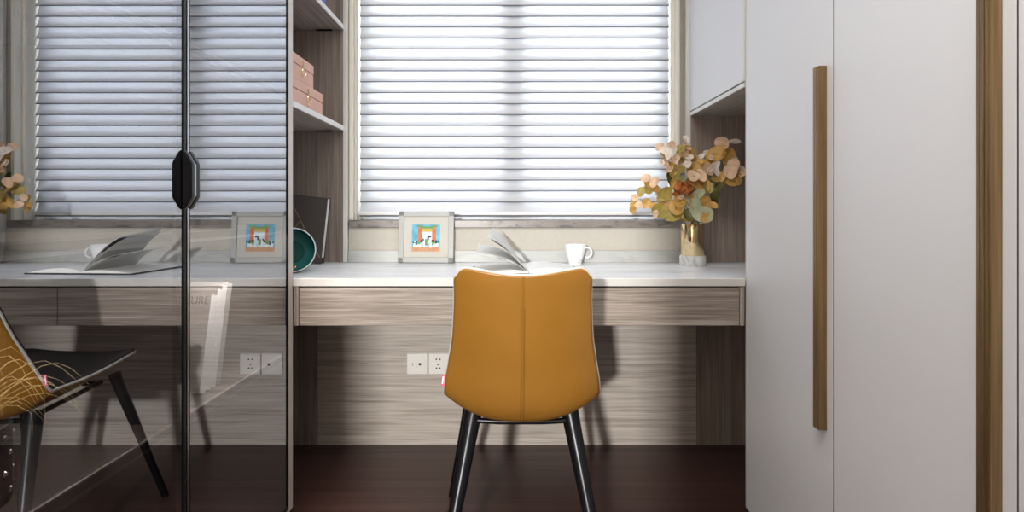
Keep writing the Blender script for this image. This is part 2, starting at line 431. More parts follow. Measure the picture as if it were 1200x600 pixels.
# ------------------------------------------------------------------ open shelf unit in the left corner
os_ = thing('open_shelf_unit', (-.87, 2.23, ZT), 'wood open shelving with white edges between glass cabinet and window', 'shelving')
NX0 = -1.03
MB().box(NX0, XL-.005, YW-.022, YW-.003, ZT+.001, 2.44).build('end_panel', m_wood_z, os_)
MB().box(XL-.005, XL+.013, YW-.024, YW-.003, ZT+.001, 2.44, .001).build('edge_strip', m_edge, os_)
MB().box(NX0, NX0+.012, YF+.006, YW-.024, ZT+.001, 2.44).build('back_panel', m_wood_z, os_)
MB().box(NX0+.013, XL-.004, YF+.0055, YF+.012, ZT+.001, 2.44).build('end_panel', m_wood_z, os_)
for za, zb in ((1.292, 1.311), (1.705, 1.7235)):
    s_ = MB().box(NX0+.014, XL-.006, YF+.013, YW-.024, za, zb).build('shelf', m_wood_y, os_)
    MB().box(XL-.006, XL-.001, YF+.013, YW-.024, za, zb, .0008).build('edge_strip', m_edge, s_)
    MB().box(-.80, -.735, YW-.034, YW-.0245, za-.006, za-.001, .001).build('shelf_pin', m_black, s_)
MB().box(NX0, XL-.002, YF+.013, YW-.003, 2.44, 2.46).build('top_panel', m_wood_y, os_)

# ------------------------------------------------------------------ wall cupboard + niche on the right
wc = thing('corner_cabinet', (.88, 2.23, ZT), 'white cupboard over an open wood niche in the corner right of the window', 'cupboard')
MB().box(XR+.018, 1.02, YF+.02, YW-.003, 1.367, 2.44).build('carcass', m_wood_z, wc)
MB().box(XR-.002, XR+.016, YF+.014, YW-.006, 1.3715, 2.44, .001).build('door', m_white, wc)
b_ = MB().box(XR+.004, 1.02, YF+.02, YW-.022, 1.352, 1.366).build('bottom_panel', m_wood_y, wc)
MB().box(XR-.001, XR+.004, YF+.014, YW-.022, 1.352, 1.3665, .0008).build('edge_strip', m_edge, b_)
MB().box(XR+.002, 1.02, YW-.022, YW-.003, ZT+.001, 1.352).build('end_panel', m_wood_z, wc)
MB().box(XR-.017, XR+.002, YW-.024, YW-.003, ZT+.001, 2.44, .001).build('edge_strip', m_edge, wc)
MB().box(1.008, 1.02, YF+.02, YW-.023, ZT+.001, 1.351).build('back_panel', m_wood_z, wc)

# ------------------------------------------------------------------ wardrobe on the right
wd = thing('wardrobe', (1.0, .9, 0), 'tall white wardrobe with long bronze handles along the right side', 'wardrobe')
MB().box(XR+.022, RX-.003, -.13, 1.912, .035, 2.44).build('carcass', m_shell, wd)
MB().box(XR+.06, RX-.003, -.11, 1.90, 0, .035).build('plinth', m_black, wd)
MB().box(XR+.001, RX-.003, 1.9125, 1.9245, .037, 2.44, .001).build('side_panel', m_edge_w, wd)
MB().box(XR+.0, XR+.0215, 1.9120, 1.9165, .037, 2.44).build('edge_strip', m_edge, wd)
MB().box(XR+.02, XR+.0225, .38, 1.911, .037, 2.44).build('door_gap', m_hole, wd)  # dark sheet standing in for shade behind the door gaps
for i, (y0, y1) in enumerate(((1.3980, 1.9110), (.8890, 1.3950), (.3805, .8860), (-.128, .3775))):
    d = MB().box(XR, XR+.020, y0, y1, .037, 2.43, .0012).build('door', m_white, wd)
    MB().box(XR+.0006, XR+.0195, y0-.0009, y0-.0001, .038, 2.429).build('gap_shade', m_gap_shade, d)  # thin dark strip on the door side, painted shade of the gap
    yn = y0 + .025
    h = MB()
    X1 = XR-.0205
    h.box(XR-.0195, XR-.0003, yn, yn+.027, .455, 1.300, .0008)
    for k in range(3): h.box(X1-.0002, XR-.0190, yn+.0012+k*.0088, yn+.0078+k*.0088, .4555, 1.2995, .0006)
    h.build('handle', m_bronze, d)

# ------------------------------------------------------------------ wall sockets
def socket(x0, kind, label):
    t = thing('wall_socket', (x0+.042, YW-.012, .293), label, 'socket', None)
    yb = YW-.0125
    p = MB().box(x0, x0+.084, yb-.009, yb, .293, .378, .003).build('cover_plate', m_plate, t)
    i_ = MB().box(x0+.009, x0+.075, yb-.0105, yb-.008, .302, .369, .001).build('insert', m_plate, p)
    h = MB()
    if kind == 0:
        h.box(x0+.050, x0+.058, yb-.0125, yb-.010, .330, .340); h.box(x0+.045, x0+.062, yb-.0120, yb-.010, .334, .3365)
        h.box(x0+.022, x0+.026, yb-.0115, yb-.010, .328, .342, mat=m_printl); h.box(x0+.041, x0+.044, yb-.0115, yb-.010, .323, .326, mat=m_printl)
        h.mats = [m_hole, m_printl]
        for k, f in enumerate(h.bm.faces): f.material_index = 0 if k < 12 else 1
    else:
        for dx, dz in ((.032, .355), (.047, .355), (.039, .334), (.033, .319), (.046, .319)):
            h.lathe([(0, 0), (.0033, 0), (.0033, .002), (0, .002)], 12, (x0+dx, yb-.0100, dz), mtx=Matrix.Rotation(PI/2, 4, 'X'))
    h.build('socket_hole', m_hole, p)
socket(-.431, 0, 'white square network outlet on the wood panel, fully in view left of the chair')
socket(-.342, 1, 'white square power socket on the wood panel, half covered by the tan chair')

# ------------------------------------------------------------------ chair
CXC = .0255
ch = thing('desk_chair', (CXC, 1.7, 0), 'tan leather shell chair with charcoal seat and black tapered legs in front of the desk', 'chair')
#  (Y, Z, half width, curl of the sides along the inward normal, top edge lift)
PR = [(1.392, .814, .156, .030), (1.397, .796, .1610, .034), (1.412, .752, .1625, .040), (1.432, .695, .1665, .046), (1.456, .630, .173, .052), (1.481, .570, .184, .057),
      (1.505, .510, .1955, .062), (1.536, .456, .201, .064), (1.580, .421, .200, .068), (1.65, .414, .197, .070), (1.74, .424, .197, .060),
      (1.83, .443, .197, .046), (1.92, .458, .192, .038), (1.99, .472, .184, .028), (2.03, .482, .166, .016)]
def catmull(P, n):
    out = []
    for i in range(len(P)-1):
        p0, p1, p2, p3 = P[max(i-1, 0)], P[i], P[i+1], P[min(i+2, len(P)-1)]
        for k in range(n):
            t = k/n
            out.append(tuple(.5*((2*b)+(-a+c)*t+(2*a-5*b+4*c-d)*t*t+(-a+3*b-3*c+d)*t*t*t) for a, b, c, d in zip(p0, p1, p2, p3)))
    out.append(tuple(P[-1])); return out
prf = catmull(PR, 4)
NV = len(prf); NU = 45
def shell_rows(off, inset):
    rows = []
    for i, (y, z_, hw, cu) in enumerate(prf):
        a = prf[max(i-1, 0)]; c = prf[min(i+1, NV-1)]
        t = Vector((0, c[0]-a[0], c[1]-a[1])).normalized()
        n = Vector((0, -t.z, t.y))          # towards the sitter (forward for the back, up for the seat)
        if n.y < 0 and n.z < 0: n = -n
        row = []
        topf = max(0, 1 - i/5); frf = max(0, 1-(NV-1-i)/5)
        for j in range(NU):
            u = -1 + 2*j/(NU-1); au = abs(u)
            x = (hw-inset)*u
            lift = cu*(au**2.6)
            e = 0
            if topf > 0: e = topf*(.012*math.sin(PI*min(1, au*1.12)*.5)**2 - (.024*max(0, (au-.76)/.24)**3.6))
            if frf > 0: e = frf*(.012*au*au)
            p = Vector((CXC + x, y, z_)) + n*(lift + off)
            if topf > 0: p += -t*e
            if frf > 0: p -= t*e
            row.append(p)
        rows.append(row)
    return rows
R_out = shell_rows(0, 0); R_in = shell_rows(.020, .004)
out = MB(); out.grid([r[::-1] for r in R_out])
# edge band joining both skins
def border(R):
    return R[0][:] + [r[-1] for r in R[1:]] + R[-1][::-1][1:] + [r[0] for r in R[::-1][1:-1]]
Bo, Bi = border(R_out), border(R_in)
bb = bmesh.new(); vo = [bb.verts.new(p) for p in Bo]; vi = [bb.verts.new(p*.45 + q*.55) for p, q in zip(Bo, Bi)]
for i in range(len(vo)):
    j = (i+1) % len(vo); bb.faces.new((vo[i], vo[j], vi[j], vi[i]))
out._merge(bb, None, True)
bmesh.ops.remove_doubles(out.bm, verts=out.bm.verts, dist=.0002)
bmesh.ops.recalc_face_normals(out.bm, faces=out.bm.faces)
sh = out.build('shell', m_leather, ch, autosmooth=False)
ins = MB(); ins.grid(R_in)
bb = bmesh.new(); vo = [bb.verts.new(p*.45+q*.55) for p, q in zip(Bo, Bi)]; vi = [bb.verts.new(q) for q in Bi]
for i in range(len(vo)):
    j = (i+1) % len(vo); bb.faces.new((vo[i], vo[j], vi[j], vi[i]))
ins._merge(bb, None, True); bmesh.ops.remove_doubles(ins.bm, verts=ins.bm.verts, dist=.0002)
bmesh.ops.recalc_face_normals(ins.bm, faces=ins.bm.faces)
ins.build('upholstery', m_fabric, ch, autosmooth=False)
MB().tube([p*.60+q*.40 for p, q in zip(Bo, Bi)], .0042, 8, closed=True).build('piping', m_piping, ch)
# centre seam: a raised welt with a stitch groove on each side
mid = (NU-1)//2
seam = []
for i in range(0, NV-6):
    p = R_out[i][mid]; a = prf[max(i-1, 0)]; c = prf[min(i+1, NV-1)]
    t = Vector((0, c[0]-a[0], c[1]-a[1])).normalized(); n = Vector((0, -t.z, t.y)); seam.append((p, -n))
MB().tube([p + n*.0002 for p, n in seam], .0022, 8).build('seam_welt', m_leather, sh)
s_ = MB()
for dx in (-.0042, .0042):
    s_.tube([p + Vector((dx, 0, 0)) - n*.0002 for p, n in (seam[9:] if dx else seam)], .0008, 6)
s_.build('seam_stitching', m_stitch, sh)
# label sewn to the left edge
q = R_out[25][0]; q2 = R_in[25][0]
tagm = Matrix.Translation(q*.5+q2*.5) @ Matrix.Rotation(math.radians(8), 4, 'Y')
MB().box(-.011, .003, -.0012, .0012, -.014, .014, .0006, mat=m_tag, mtx=tagm).box(-.009, -.006, -.0016, .0016, -.010, .010, mat=m_magw, mtx=tagm).build('sewn_label', m_tag, ch)
# underframe
f = MB()
zf = .417
f.tube([(CXC-.135, 1.62, zf-.005), (CXC-.06, 1.615, zf-.0075), (CXC+.06, 1.615, zf-.0075), (CXC+.135, 1.62, zf-.005)], .0075, 10)
f.tube([(CXC-.125, 1.90, zf+.012), (CXC+.125, 1.90, zf+.012)], .0075, 10)
f.tube([(CXC-.128, 1.62, zf), (CXC-.122, 1.91, zf+.014)], .0075, 10); f.tube([(CXC+.128, 1.62, zf), (CXC+.122, 1.91, zf+.014)], .0075, 10)
f.build('underframe', m_black, ch)
for sx in (-1, 1):
    for (yt, zt_, xt, yb_, xb, rt) in ((1.635, .430, .128, 1.475, .205, 1), (1.94, .446, .145, 2.075, .228, .8)):
        a = Vector((CXC+sx*xt, yt, zt_)); b2 = Vector((CXC+sx*xb, yb_, .006))
        l = MB().tube([a, a.lerp(b2, .5), b2], [.0235*rt, .0175*rt, .0115], 20).build('leg', m_black, ch)
        MB().lathe([(0, 0), (.011, 0), (.0115, .006), (.0, .006)], 16, (b2.x, b2.y, 0.0)).build('foot_pad', m_blacksat, l)

# ------------------------------------------------------------------ objects on the worktop
# framed print
fr = thing('picture_frame', (-.349, 2.496, ZT), 'pale grey frame with a small colourful print leaning at the window sill', 'picture frame')
FW, FH, FT = .226, .208, .014
MF = Matrix.Translation((-.349, 2.496, ZT+.0005)) @ Matrix.Rotation(math.radians(-3.5), 4, 'Z') @ Matrix.Rotation(math.radians(-5.5), 4, 'X')
f = MB()
for x0, x1, z0_, z1_ in ((-FW/2, -FW/2+.022, 0, FH), (FW/2-.022, FW/2, 0, FH), (-FW/2, FW/2, 0, .022), (-FW/2, FW/2, FH-.020, FH)):
    f.box(x0, x1, -FT, 0, z0_, z1_, .002, mtx=MF)
f.build('frame', m_frame, fr)
mt = MB().box(-FW/2+.02, FW/2-.02, -.006, -.003, .02, FH-.018, mtx=MF).build('mount', m_mount, fr)
p = MB(); PX0, PX1, PZ0, PZ1 = -.059, .056, .045, .155
def pb(x0, x1, z0_, z1_, d, mat): p.box(PX0+x0*(PX1-PX0), PX0+x1*(PX1-PX0), -.0068-d*.0002, -.0055, PZ0+z0_*(PZ1-PZ0), PZ0+z1_*(PZ1-PZ0), mat=mat, mtx=MF)
pb(0, 1, 0, 1, 0, m_sky); pb(.33, .75, .2, .78, 1, m_cloud); pb(0, 1, 0, .17, 1, m_sand)
pb(.05, .95, .16, .30, 1, m_cloud)
pb(.22, .36, .34, .9, 2, m_pil); pb(.72, .86, .34, .9, 2, m_pil); pb(.30, .78, .80, .93, 3, m_grn); pb(.36, .72, .73, .85, 4, m_ban); pb(.18, .40, .90, .97, 4, m_grn); pb(.68, .90, .90, .97, 4, m_grn)
for x_, z_, w_, h_, mm in ((.03, .30, .05, .06, m_blk2), (.13, .24, .06, .16, m_blk2), (.20, .26, .10, .12, m_grn), (.31, .33, .08, .09, m_blk2), (.38, .40, .05, .08, m_blk2),
                         (.47, .24, .09, .22, m_grn), (.55, .42, .06, .14, m_blk2), (.60, .52, .09, .06, m_blk2), (.70, .34, .12, .09, m_blk2), (.72, .26, .12, .10, m_grn), (.84, .30, .06, .12, m_blk2), (.92, .34, .06, .06, m_blk2),
                         (.09, .34, .06, .06, m_paper), (.24, .16, .08, .10, m_paper), (.42, .18, .05, .18, m_paper), (.64, .14, .06, .14, m_paper), (.79, .20, .08, .10, m_paper)):
    pb(x_, x_+w_, z_, z_+h_, 5, mm)
p.build('print', None, mt)
MB().box(-.03, .03, 0, .003, .03, FH-.03, mtx=MF).build('backing_strut', m_greybk, fr)

# open book
BK = (.046, 2.165, ZT)
bk = thing('open_book', BK, 'open book with dark covers and two raised pages lying behind the chair', 'book')
by0, by1 = BK[1]-.135, BK[1]+.135; bx = BK[0]
c = MB(); c.box(bx-.182, bx-.004, by0, by1, ZT+.0004, ZT+.0050, .0006); c.box(bx+.004, bx+.195, by0, by1, ZT+.0004, ZT+.0050, .0006); c.box(bx-.006, bx+.006, by0, by1, ZT+.0003, ZT+.0035)
c.build('cover', m_cover, bk)
def page_block(sx, w_, hmax, n=14):
    top = []
    for k in range(n+1):
        t = k/n; top.append((bx+sx*(.001+w_*t), ZT+.0065+hmax*(math.sin(PI*min(1, t*1.05+.02))**.6)*(1-.55*t) + .0015*(1-t)))
    pts = [(bx+sx*.001, ZT+.0052)] + top + [(bx+sx*(.001+w_), ZT+.0052)]
    return MB().prism(pts, 1, by0+.003, by1-.003, smooth=False)
page_block(-1, .174, .010).build('page_block', m_paper, bk)
page_block(1, .186, .018).build('page_block', m_paper, bk)
m_leafp, _nt, _b = newmat('thin paper'); _nt.nodes.remove(_b)
_d = _nt.nodes.new('ShaderNodeBsdfDiffuse'); _d.inputs[0].default_value = (.95, .95, .94, 1)
_t = _nt.nodes.new('ShaderNodeBsdfTranslucent'); _t.inputs[0].default_value = (.88, .88, .85, 1)
_m = _nt.nodes.new('ShaderNodeMixShader'); _m.inputs[0].default_value = .4
_nt.links.new(_d.outputs[0], _m.inputs[1]); _nt.links.new(_t.outputs[0], _m.inputs[2]); _nt.links.new(_m.outputs[0], _nt.nodes['Material Output'].inputs[0])
def raised(near, far, ink, y0, y1):
    A = catmull(near, 6); B = catmull(far, 6); n = len(A); NY = 7
    def sheet(i0, i1, ya, yb, off, th, m_, name, par):
        rows = []
        for side in (off+th/2, off-th/2):
            rr = []
            for i in range(i0, i1):
                row = []
                for k in range(NY):
                    t = (ya + (yb-ya)*k/(NY-1)); q = [Vector(A[j])*(1-t)+Vector(B[j])*t for j in (max(i-1, 0), i, min(i+1, n-1))]
                    d = (q[2]-q[0]).normalized(); p = q[1] + Vector((-d.y, d.x))*side
                    row.append((bx+p.x, y0+(y1-y0)*t, ZT+p.y))
                rr.append(row)
            rows.append(rr)
        mb = MB(); mb.grid(rows[0]); mb.grid(rows[1])
        for e in (0, -1):
            mb.grid([rows[0][e], rows[1][e]]); mb.grid([[r_[e] for r_ in rows[0]], [r_[e] for r_ in rows[1]]])
        bmesh.ops.remove_doubles(mb.bm, verts=mb.bm.verts, dist=.00005); bmesh.ops.recalc_face_normals(mb.bm, faces=mb.bm.faces)
        return mb.build(name, m_, par)
    o = sheet(0, n, 0, 1, 0, .0007, m_leafp, 'raised_page', bk)
    lo, hi = int(n*.25), int(n*.9)
    for ya, yb, m_ in ((.25, .27, m_printl),): sheet(lo, hi, ya, yb, -.0006, .0003, m_, 'printed_text', o)
    if ink: sheet(int(n*.5), hi, .03, .22, .0006, .0003, m_print, 'printed_picture', o)
    return o
raised([(-.003, .012), (-.038, .050), (-.085, .096), (-.137, .127)], [(-.003, .012), (-.028, .060), (-.066, .110), (-.108, .150)], True, by0+.01, by1-.002)
raised([(-.003, .010), (-.026, .036), (-.070, .078), (-.122, .112)], [(-.003, .010), (-.024, .048), (-.060, .096), (-.104, .134)], False, by0+.03, by1-.006)
raised([(-.004, .010), (-.050, .040), (-.110, .062), (-.171, .072)], [(-.004, .010), (-.046, .050), (-.104, .076), (-.162, .088)], True, by0+.005, by1-.004)
bk.rotation_euler.z = math.radians(4)

# cup
cu = thing('coffee_cup', (.250, 2.435, ZT), 'small white china cup with a round handle standing right of the book', 'cup')
MB().lathe([(0, .004), (.020, .004), (.021, 0), (.024, 0), (.025, .005), (.030, .022), (.037, .045), (.0435, .072), (.0455, .078), (.0440, .078), (.041, .070), (.034, .043), (.026, .020), (.018, .010), (0, .008)],
           48, (.250, 2.435, ZT)).build('body', m_china, cu)
pts = []
for k in range(15):
    a = math.radians(112 - k*224/14); pts.append((.250+.047+.019*math.cos(a), 2.435, ZT+.046+.0200*math.sin(a)))
MB().tube(pts, [.0042]*15, 10).build('handle', m_china, cu)
sp = MB(); random.seed(3)
for k in range(34):
    a = random.uniform(-PI, 0); h_ = random.uniform(.006, .022); r_ = .0252+(h_-.005)*.3 
    sp.lathe([(0, 0), (.0014, 0), (.0014, .0005), (0, .0005)], 6, (.250+r_*math.cos(a), 2.435+r_*math.sin(a), ZT+h_), mtx=Matrix.Rotation(a-PI/2, 4, 'Z') @ Matrix.Rotation(-PI/2, 4, 'X'))
sp.build('speckle_pattern', m_cofbr, cu)

# vase
VX, VY = .697, 2.37
va = thing('flower_vase', (VX, VY, ZT), 'polished gold cylinder vase on a round marble foot in the right niche', 'vase')
MB().lathe([(0, 0), (.047, 0), (.0495, .003), (.0495, .036), (.047, .040), (0, .040)], 48, (VX, VY, ZT)).build('marble_foot', m_wmar, va)
MB().lathe([(0, .040), (.0435, .040), (.0445, .042), (.0445, .160), (.0440, .1615), (.0425, .160), (.0425, .048), (0, .048)], 56, (VX, VY, ZT)).build('body', m_gold, va)

def leafmesh(mb, c, r, el, nrm, ang, mat, cup=.22):
    n = Vector(nrm).normalized(); u = n.orthogonal().normalized(); u.rotate(Matrix.Rotation(ang, 3, n)); w_ = n.cross(u)
    b = bmesh.new(); N = 14; cen = b.verts.new(Vector(c) - n*r*cup); rings = []
    for fr_, dp in ((.55, cup*.72), (1.0, 0)):
        ring = []
        for k in range(N):
            a = 2*PI*k/N; rr = r*fr_*(1 + .05*math.sin(3*a+ang*2))
            fold = .16*r*fr_*abs(math.sin(a))
            ring.append(b.verts.new(Vector(c) + u*math.cos(a)*rr*el + w_*math.sin(a)*rr + n*(fold - r*dp)))
        rings.append(ring)
    for k in range(N):
        j = (k+1) % N; b.faces.new((cen, rings[0][k], rings[0][j])); b.faces.new((rings[0][k], rings[1][k], rings[1][j], rings[0][j]))
    mb._merge(b, mat, True)
def P3(px, py, Y): return Vector(((px-600)*Y/720, Y, .9635-(py-247)*Y/720))
GRP = 'dried stems in the gold vase'
def stem(name, label, dy, path, leaves, cat='leafy stem'):
    t = thing(name, (VX, VY, ZT+.05), label, cat, GRP)
    base = Vector((VX + random.uniform(-.02, .02), VY + random.uniform(-.02, .02), ZT+.052))
    Y1 = VY+dy
    pts = [base, Vector((VX+random.uniform(-.025, .025), VY+dy*.15, ZT+.165))]
    n = len(path)
    for i, (px, py) in enumerate(path): pts.append(P3(px, py, VY + dy*(.4+.6*(i+1)/n)))
    pp = catmull([tuple(p) for p in pts], 5)
    st = MB().tube(pp, [.0022-.0013*i/len(pp) for i in range(len(pp))], 6)
    lf = MB()
    extra = [(px+random.uniform(-9, 9), py+random.uniform(-7, 9), random.uniform(2.6, 5.2), random.uniform(1.1, 1.9), random.choice([colr, colr, 'peach', 'ochre', 'yell', 'ochre'])) for px, py, r, el, colr in leaves if px < 860 and py > 172]
    extra = [e for e in extra if e[1] < 256 and e[0] < 866]
    for (px, py, r, el, colr) in leaves + extra:
        c = P3(px, py, Y1 + random.uniform(-.018, .018))
        near = min(pp, key=lambda q_: (Vector(q_)-c).length); nv = Vector(near)
        if (nv-c).length > .006: st.tube([nv, nv.lerp(c, .5)+Vector((0, 0, .002)), c], .0008, 5)
        leafmesh(lf, c, r/302, el, (random.uniform(-.85, .7), -1, random.uniform(-.4, .95)), random.uniform(0, PI), LEAF[colr])
    st.build('stem', m_stem, t); lf.build('leaves', None, t)
random.seed(11)
stem('eucalyptus_branch', 'low stem with four small pinkish leaves reaching furthest left over the sill', -.05, [(795, 250), (775, 240), (757, 237)],
     [(744, 231, 4.2, 1.1, 'peach'), (742, 239, 3.5, 1.2, 'ochre'), (749, 240, 5, 1, 'peach'), (757, 238, 5, 1.3, 'ochre'), (768, 241, 3.4, 1.6, 'yell'), (779, 246, 3, 1.5, 'yell')])
stem('eucalyptus_branch', 'stem ending in one pink disc leaf above an ochre leaf, left of centre', -.02, [(797, 245), (780, 225), (760, 211)],
     [(757, 209, 5.8, 1.05, 'peach'), (764, 219, 8.5, 1.3, 'ochre'), (760, 222, 5.5, 1.2, 'yell'), (780, 227, 8, 1.2, 'yell'), (778, 233, 6, 1.4, 'ochre'), (788, 240, 6, 1.4, 'ochre')])
stem('eucalyptus_branch', 'upright stem with many small peach leaves at the upper left', .02, [(800, 240), (790, 205), (778, 178)],
     [(773, 172, 5, 1.2, 'peach'), (787, 170, 5, 1.05, 'peach'), (778, 181, 4.4, 1.3, 'ochre'), (783, 183, 3.6, 1.3, 'pale'), (779, 191, 5.2, 1.2, 'peach'), (789, 199, 6, 1.4, 'ochre'), (784, 187, 4, 1.2, 'pale'), (792, 186, 4.5, 1.3, 'peach'), (791, 207, 6, 1.1, 'yell')])
stem('eucalyptus_branch', 'tallest stem with narrow pale leaves in the middle of the bunch', .05, [(806, 235), (805, 200), (804, 168)],
     [(804, 163, 4, 1.5, 'pale'), (801, 170, 3.4, 1.5, 'pale'), (806, 173, 3.4, 1.5, 'peach'), (803, 180, 4.6, 1.4, 'peach'), (797, 179, 4.5, 1.7, 'yell'), (808, 184, 3.8, 1.4, 'pale'), (799, 190, 5, 1.4, 'peach'), (806, 192, 4.5, 1.2, 'pale'), (814, 187, 5.4, 1.2, 'peach'), (812, 196, 5, 1.3, 'ochre'), (821, 184, 3.8, 1.6, 'pale')])
stem('eucalyptus_branch', 'stem with one large round peach leaf and a white bud at the top right', .0, [(818, 235), (838, 200), (846, 172)],
     [(846, 168, 8, 1.1, 'peach'), (861, 166, 3.8, 2.0, 'pale'), (840, 180, 9.5, 1.2, 'ochre'), (853, 183, 9, 1.2, 'ochre'), (834, 186, 7, 1.2, 'ochre'), (862, 187, 4, 1.3, 'pale')])
stem('eucalyptus_branch', 'stem with a drooping fan of peach and ochre leaves furthest right', -.03, [(822, 238), (848, 212), (864, 200)],
     [(860, 193, 7, 1.1, 'peach'), (868, 202, 4.6, 1.3, 'peach'), (856, 201, 7.5, 1.2, 'peach'), (864, 209, 7, 1.3, 'ochre'), (852, 209, 7, 1.2, 'yell'), (870, 197, 3.5, 1.2, 'pale'), (858, 213, 5.5, 1.4, 'ochre')])
stem('eucalyptus_branch', 'short stem with two overlapping peach leaves just right of centre', -.09, [(815, 235), (826, 205)],
     [(829, 198, 8.5, 1.1, 'peach'), (812, 206, 7.5, 1.05, 'peach'), (822, 193, 6, 1.2, 'ochre'), (836, 195, 4.5, 2.0, 'pale'), (822, 216, 9, 1.2, 'ochre'), (830, 219, 6, 1.2, 'yell'), (820, 205, 6, 1.3, 'ochre')])
stem('eucalyptus_branch', 'stem with dark olive leaves at the back of the bunch', .09, [(815, 240), (835, 220)],
     [(840, 213, 11, 1.1, 'olive'), (836, 226, 9, 1.2, 'olive'), (787, 211, 9.5, 1.2, 'olive'), (797, 212, 7, 1.1, 'sage'), (808, 216, 8, 1.1, 'olive'), (846, 205, 6, 1.2, 'yell')])
stem('eucalyptus_branch', 'low stem with large yellow green leaves hanging over the vase rim, left', -.10, [(800, 252), (782, 248)],
     [(773, 247, 9.5, 1.15, 'yell'), (789, 251, 10, 1.1, 'yell'), (793, 243, 8, 1.2, 'ochre'), (803, 254, 7, 1.3, 'yell'), (797, 236, 7, 1.2, 'ochre')])
stem('eucalyptus_branch', 'low stem with pale sage leaves hanging over the vase rim, right', -.11, [(813, 250), (822, 248)],
     [(824, 251, 9.5, 1.25, 'sage'), (815, 242, 7.5, 1.4, 'sage'), (827, 237, 6.5, 1.2, 'ochre'), (812, 232, 6, 1.8, 'sage'), (800, 235, 7, 1.3, 'sage'), (817, 228, 5, 2.0, 'sage'), (809, 251, 6, 1.4, 'olive'), (832, 245, 5, 1.4, 'peach')])
# rust flower
t = thing('dried_flower', (VX, VY, ZT+.05), 'rust orange ruffled flower in the middle of the bunch', 'flower')
fc = P3(799, 222, VY-.10)
MB().tube([(VX, VY-.02, ZT+.06), (VX-.01, VY-.05, ZT+.17), tuple(fc+Vector((0, .02, -.02)))], .0022, 8).build('stem', m_stem, t)
pt = MB(); random.seed(5)
for k in range(46):
    v = Vector((random.gauss(0, 1), random.gauss(0, 1), random.gauss(0, 1))).normalized()
    if v.y > .6: continue
    rr = random.uniform(.014, .037)
    leafmesh(pt, fc + v*rr, random.uniform(.010, .016), 1.0, (v + Vector((random.uniform(-.6, .6), -.2, random.uniform(-.6, .6)))), random.uniform(0, PI), m_rust, .4)
pt.build('petals', m_rust, t)

# ------------------------------------------------------------------ objects in the left shelf unit
def pink_box(x0, x1, y0, y1, z0_, z1_, yh, label):
    t = thing('storage_box', ((x0+x1)/2, (y0+y1)/2, z0_), label, 'box', 'pink boxes on the shelf')
    zm = z0_ + (z1_-z0_)*.60
    b = MB().box(x0, x1-.001, y0+.001, y1-.001, z0_, zm-.0008, .002).build('body', m_pink, t)
    MB().box(x0-.001, x1, y0, y1, zm+.0008, z1_, .002).build('lid', m_pink, t)
    h = MB(); zc = z0_ + (z1_-z0_)*.42
    pts = [(x1+.0035, yh+.017*math.cos(a), zc+.021*math.sin(a)) for a in [2*PI*k/24 for k in range(24)]]
    h.tube(pts, .0016, 8, closed=True); r_ = h.build('ring_pull', m_gold, t)
    MB().box(x1+.0005, x1+.0030, yh-.005, yh+.005, zc+.010, zm+.020, .001).build('strap', m_cofbr, r_)
pink_box(-.90, -.699, 1.950, 2.270, 1.3115, 1.3935, 2.110, 'larger pink box with a ring pull, bottom of the pair on the shelf')
pink_box(-.90, -.700, 1.952, 2.170, 1.3940, 1.4740, 2.060, 'smaller pink box with a ring pull, resting on the larger one')
bb_ = thing('blue_book', (-.80, 2.18, 1.724), 'blue book lying on the top visible shelf of the corner unit', 'book')
MB().box(-.90, -.706, 2.02, 2.330, 1.7240, 1.7275, .001).box(-.90, -.706, 2.02, 2.330, 1.7605, 1.764, .001).box(-.709, -.7055, 2.02, 2.330, 1.7245, 1.7635, .001).build('cover', m_blue, bb_)
MB().box(-.898, -.710, 2.023, 2.327, 1.7276, 1.7604).build('page_block', m_paper, bb_)

# tall taupe book leaning in the niche
tb = thing('tall_book', (-.83, 2.42, ZT), 'tall taupe book with thin gold lines standing in the lower shelf niche', 'book')
MTB = Matrix.Translation((-.752, 2.418, ZT+.001)) @ Matrix.Rotation(math.radians(6), 4, 'Y')
H_ = .262; D_ = .20; T_ = .044
zb = .0005
q = MB().box(-D_, 0, 0, .003, zb, H_, .0008, mtx=MTB).box(-D_, 0, T_-.003, T_, zb, H_, .0008, mtx=MTB).box(-D_, -D_+.003, .001, T_-.001, zb, H_, .0008, mtx=MTB)
for v in q.bm.verts:
    if v.co.z < ZT+.0008: v.co.z = ZT+.0008
q.build('cover', m_greybk, tb)
MB().box(-D_+.003, -.004, .0032, T_-.0032, .004+.02, H_-.004, mtx=MTB).build('page_block', m_edge, tb)
def dline(a, b2, w_=.0011, mb=None):
    d = Vector((b2[0]-a[0], 0, b2[1]-a[1])); L = d.length; ang = math.atan2(d.z, d.x)
    M = MTB @ Matrix.Translation((a[0], -.0002, a[1])) @ Matrix.Rotation(-ang, 4, 'Y'); mb.box(0, L, -.0005, .0006, -w_/2, w_/2, mtx=M)
g = MB(); dline((-.142, .232), (-.008, .026), .0016, g); dline((-.165, .128), (-.085, .128), .0010, g); dline((-.085, .070), (-.085, .150), .0010, g); dline((-.13, .11), (-.10, .16), .0008, g)
g.build('gold_lines', m_goldp, tb)

